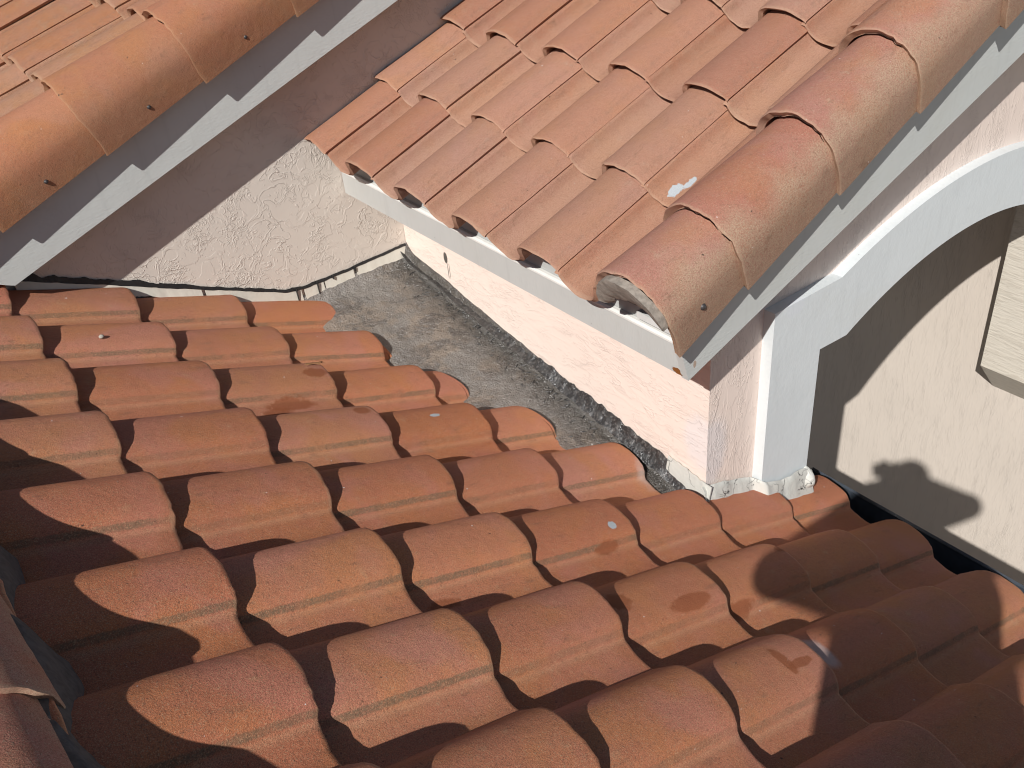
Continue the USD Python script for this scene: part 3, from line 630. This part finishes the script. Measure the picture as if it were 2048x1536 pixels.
# gutter ------------------------------------------------------------------
gt = thing('rain_gutter', 'dark metal rain gutter along the eave of the nearest roof', 'gutter', (1.68, -2.0, -0.95))
prof = [(1.605, -0.873), (1.605, -0.985), (1.70, -0.985), (1.722, -0.962), (1.741, -0.868), (1.735, -0.862), (1.729, -0.869), (1.733, -0.874), (1.718, -0.958), (1.698, -0.981), (1.609, -0.981), (1.609, -0.873)]
part('trough', prism(prof, 'y', -4.0, -1.262), GUTTER_MAT, gt)
part('end_cap', prism([(1.606, -0.872), (1.606, -0.984), (1.70, -0.984), (1.7215, -0.962), (1.7415, -0.867)], 'y', -1.2615, -1.257), GUTTER_EDGE, gt)
part('drip_edge', prism([(1.57, F_z(1.57, -0.065)), (1.622, F_z(1.622, -0.065)), (1.628, F_z(1.622, -0.065) - 0.02), (1.624, F_z(1.622, -0.065) - 0.02), (1.62, F_z(1.62, -0.07)), (1.57, F_z(1.57, -0.07))], 'y', -4.0, -1.43), GUTTER_EDGE, gt)

# ground ---------------------------------------------------------------------
gr_ = part('ground', box(-60, -60, -3.9, 60, 60, -3.6), GROUND); tag(gr_, None, None, None, 'structure')
# house body under the roofs (out of frame, keeps light out from below)
hb = thing('house_wall', 'plain stucco house wall under the nearest roof', 'wall', (0.2, -3.9, -3.6))
part('wall_face', box(-2.4, -3.9, -3.6, 0.95, 0.1, -1.05), STUCCO_RIGHT, hb)

# small things on the tiles ------------------------------------------------------
def on_F(c, r, s, l, lift=0.0):
    P0 = F_point(c, r); h = np.interp(s, PS, PH) - 0.032 * l / DX
    return P0 + UF * l + NF * (h + lift) + np.array([0, -s * W, 0])
pb = trimesh.creation.icosphere(subdivisions=2, radius=0.0065); pb.vertices *= np.array([1.1, 1, 0.8]); pb.vertices += nz(pb.vertices * 200, 2, 2)[:, None] * 0.002
pb.apply_translation(on_F(0, 1, -0.12, 0.20, 0.005)); o = part('pebble', pb, PEBBLE, smooth=True); tag(o, 'tiny pale pebble lying on a tile near the top left of the nearest roof', 'pebble')
t = np.linspace(-1, 1, 9); A = np.array([[on_F(1, 2, -0.36 + 0.02 * q + 0.03 * a, 0.028 - 0.02 * a + 0.008 * q, 0.004 + 0.006 * (1 - q * q) + 0.003 * a) for a in (-1, -0.3, 0.3, 1)] for q in t])
A += np.stack([nz(A * 90, 3, 2)] * 3, -1) * 0.006
(v, f), uv = sheet((A, A[..., :2]), 0.0008); o = part('dry_leaf', (v, f), LEAF, smooth=True); tag(o, 'curled brown leaf scrap caught on a tile nose beside the membrane', 'leaf')

# the photographer (behind the camera; only the shadow is in the picture) ----------
def capsule_chain(chains, edge=0.018):
    body = None
    for a, ra, b, rb in chains:
        pts = []
        for c_, r_ in ((a, ra), (b, rb)):
            s_ = trimesh.creation.icosphere(subdivisions=2, radius=r_); pts.append(s_.vertices + np.asarray(c_, float))
        hull = m3.Manifold.hull_points(np.vstack(pts).tolist())
        body = hull if body is None else body + hull
    q = body.refine_to_length(edge).to_mesh()
    t_ = trimesh.Trimesh(np.array(q.vert_properties[:, :3]), np.array(q.tri_verts), process=True)
    trimesh.smoothing.filter_taubin(t_, iterations=12); return t_
fh = np.array([0.571, 0.821, 0]); rtv = np.array([0.821, -0.571, 0]); upv = np.array([0, 0, 1.0])
Hd = np.array([-0.795, -3.101, 1.655]); Nk = np.array([-0.81, -3.12, 1.46])
RS, LS = Nk + rtv * 0.185 + upv * -0.045, Nk - rtv * 0.185 + upv * -0.045
RE, LE = np.array([-0.391, -3.195, 1.307]), np.array([-0.904, -2.771, 1.244])
RH = CAM + CR[0] * 0.125 - CR[2] * 0.035 + CR[1] * 0.03; LH = CAM - CR[0] * 0.015 - CR[2] * 0.035 + CR[1] * 0.095
Pv = Nk - upv * 0.56 - fh * 0.03; Ch = Nk - upv * 0.20; Wa = Nk - upv * 0.40
RHip, LHip = Pv + rtv * 0.09, Pv - rtv * 0.09
RK, LK = np.array([-0.55, -3.10, 0.58]), np.array([-1.05, -2.95, 0.52])
def back_z(x): return 0.335 - (-0.75 - x) * math.tan(AP)
RF = np.array([-0.50, -3.20, F_z(-0.50, 0.05) + 0.06]); LF = np.array([-1.18, -3.02, back_z(-1.18) + 0.05])
SKIN = plain('skin', (0.45, 0.27, 0.19), 0.55, 120, 0.0004, 0.4, 0.1)
SHIRT = plain('shirt_cloth', (0.08, 0.10, 0.14), 0.9, 90, 0.001, 0.2)
TROUSERS = plain('trouser_cloth', (0.10, 0.09, 0.08), 0.9, 90, 0.001, 0.2)
HAIR = plain('hair', (0.03, 0.02, 0.015), 0.6, 150, 0.001, 0.3)
SHOE = plain('shoe_leather', (0.03, 0.025, 0.02), 0.5, 90, 0.0006, 0.4)
ph = thing('person', 'person holding up a phone behind the camera, seen only as the shadow on the tiles', 'person', (-0.84, -3.12, 0.2))
chain = [(Hd + upv * 0.02 - fh * 0.02, 0.088, Hd - upv * 0.045 + fh * 0.035, 0.068), (Nk - upv * 0.05, 0.060, Hd - upv * 0.05 - fh * 0.015, 0.058),
         (RS, 0.060, RE, 0.043), (RE, 0.042, RH - (RH - RE) * 0.12, 0.029), (LS, 0.060, LE, 0.043), (LE, 0.042, LH - (LH - LE) * 0.12, 0.029),
         (RS - rtv * 0.03, 0.065, LS + rtv * 0.03, 0.065), (Ch + rtv * 0.085, 0.10, Ch - rtv * 0.085, 0.10), (Ch + rtv * 0.07, 0.10, Wa + rtv * 0.06, 0.095), (Ch - rtv * 0.07, 0.10, Wa - rtv * 0.06, 0.095),
         (Nk - upv * 0.06, 0.075, Ch, 0.10), (Wa + rtv * 0.06, 0.095, RHip, 0.105), (Wa - rtv * 0.06, 0.095, LHip, 0.105), (RHip, 0.105, LHip, 0.105),
         (RHip, 0.092, RK, 0.062), (RK, 0.060, RF + upv * 0.05, 0.042), (LHip, 0.092, LK, 0.062), (LK, 0.060, LF + upv * 0.05, 0.042),
         (RF, 0.042, RF + fh * 0.14 + rtv * 0.02 - upv * 0.015, 0.032), (LF, 0.042, LF + fh * 0.14 - rtv * 0.02 - upv * 0.015, 0.032)]
# nose and ears
chain += [(Hd + fh * 0.098 - upv * 0.005, 0.011, Hd + fh * 0.112 - upv * 0.025, 0.013), (Hd + rtv * 0.086 - upv * 0.01, 0.016, Hd + rtv * 0.088 - upv * 0.035, 0.012), (Hd - rtv * 0.086 - upv * 0.01, 0.016, Hd - rtv * 0.088 - upv * 0.035, 0.012)]
def hand(wrist, fore, palm_dir, curl_dir, thumb_dir):
    fore = fore / np.linalg.norm(fore); side = np.cross(fore, curl_dir); side /= np.linalg.norm(side)
    pc = wrist + fore * 0.045
    out = [(wrist, 0.028, pc + side * 0.018, 0.024), (wrist, 0.028, pc - side * 0.018, 0.024)]
    for q, ln in zip((-1.5, -0.5, 0.5, 1.5), (0.062, 0.074, 0.080, 0.070)):
        k0 = pc + fore * 0.035 + side * q * 0.019; k1 = k0 + (fore * 0.75 + curl_dir * 0.66) * ln * 0.5; k2 = k1 + (fore * 0.15 + curl_dir * 0.98) * ln * 0.35; k3 = k2 + (-fore * 0.45 + curl_dir * 0.9) * ln * 0.25
        out += [(pc + side * q * 0.012, 0.014, k0, 0.0105), (k0, 0.0105, k1, 0.0095), (k1, 0.0095, k2, 0.0088), (k2, 0.0088, k3, 0.008)]
    t0 = wrist + fore * 0.02 + thumb_dir * 0.022; t1 = t0 + (fore * 0.5 + thumb_dir * 0.7) * 0.04; t2 = t1 + (fore * 0.8 + thumb_dir * 0.1 + curl_dir * 0.4) * 0.03
    return out + [(t0, 0.014, t1, 0.0115), (t1, 0.0115, t2, 0.0095)]
chain += hand(RH - (RH - RE) * 0.10, RH - RE, None, CR[2] * 0.6 - CR[1] * 0.6 - CR[0] * 0.3, -CR[1])
chain += hand(LH - (LH - LE) * 0.10, LH - LE, None, CR[2] * 0.5 - CR[1] * 0.5 + CR[0] * 0.5, CR[0])
body = capsule_chain(chain, 0.014)
part('body', body, SKIN, ph, smooth=True)
part('hair', capsule_chain([(Hd + upv * 0.036 - fh * 0.022, 0.092, Hd + upv * 0.0 - fh * 0.05, 0.080)], 0.02), HAIR, ph, smooth=True)
sh = [(Nk + upv * 0.03, 0.115, Hd - upv * 0.08 - rtv * 0.03, 0.095), (RS + upv * 0.03, 0.085, LS + upv * 0.05, 0.085), (RS, 0.078, RE, 0.068), (RE, 0.066, RE + (RH - RE) * 0.8, 0.055), (LE, 0.058, LE + (LH - LE) * 0.92, 0.055), (LS - upv * 0.06, 0.075, LE, 0.062), (Nk - upv * 0.03 + fh * 0.02, 0.10, LH - CR[2] * 0.12 + CR[1] * 0.05, 0.06), (LS + (LE - LS) * 0.6, 0.058, LE, 0.053), (LS, 0.070, LS + (LE - LS) * 0.62, 0.058), (RS - rtv * 0.03, 0.074, LS + rtv * 0.03, 0.074), (Ch + rtv * 0.10, 0.12, Ch - rtv * 0.10, 0.12),
      (Ch + rtv * 0.10, 0.12, Wa + rtv * 0.105, 0.115), (Ch - rtv * 0.10, 0.12, Wa - rtv * 0.105, 0.115), (Nk - upv * 0.085, 0.075, Ch, 0.11), (Wa + rtv * 0.105, 0.115, Wa - rtv * 0.105, 0.115), (Wa + rtv * 0.10, 0.115, RHip + upv * 0.05 + rtv * 0.02, 0.118), (Wa - rtv * 0.10, 0.115, LHip + upv * 0.05 - rtv * 0.03, 0.118)]
part('shirt', capsule_chain(sh), SHIRT, ph, smooth=True)
part('trousers', capsule_chain([(RHip, 0.112, LHip, 0.112), (RHip, 0.100, RK, 0.072), (RK, 0.070, RF + upv * 0.09, 0.060), (LHip, 0.100, LK, 0.072), (LK, 0.070, LF + upv * 0.09, 0.060)]), TROUSERS, ph, smooth=True)
for Ft, sg in ((RF, 1), (LF, -1)):
    part('shoe', capsule_chain([(Ft - fh * 0.04, 0.05, Ft + fh * 0.15 + rtv * 0.02 * sg - upv * 0.015, 0.04)]), SHOE, ph, smooth=True)
PHONE = plain('phone_plastic', (0.02, 0.02, 0.022), 0.35, 60, 0.0002, 0.5)
pc = CAM - CR[2] * 0.016 + CR[0] * 0.048 - CR[1] * 0.004
b = trimesh.creation.box((0.136, 0.072, 0.010)); M4 = np.eye(4); M4[:3, 0], M4[:3, 1], M4[:3, 2], M4[:3, 3] = CR[0], CR[1], CR[2], pc
b.apply_transform(M4); pt = thing('phone', 'dark phone held up in both hands by the photographer', 'phone', tuple(pc)); part('phone_body', b, PHONE, pt)
sc = trimesh.creation.box((0.105, 0.060, 0.001)); M4[:3, 3] = pc - CR[2] * 0.0056; sc.apply_transform(M4); part('screen', sc, PHONE, pt)
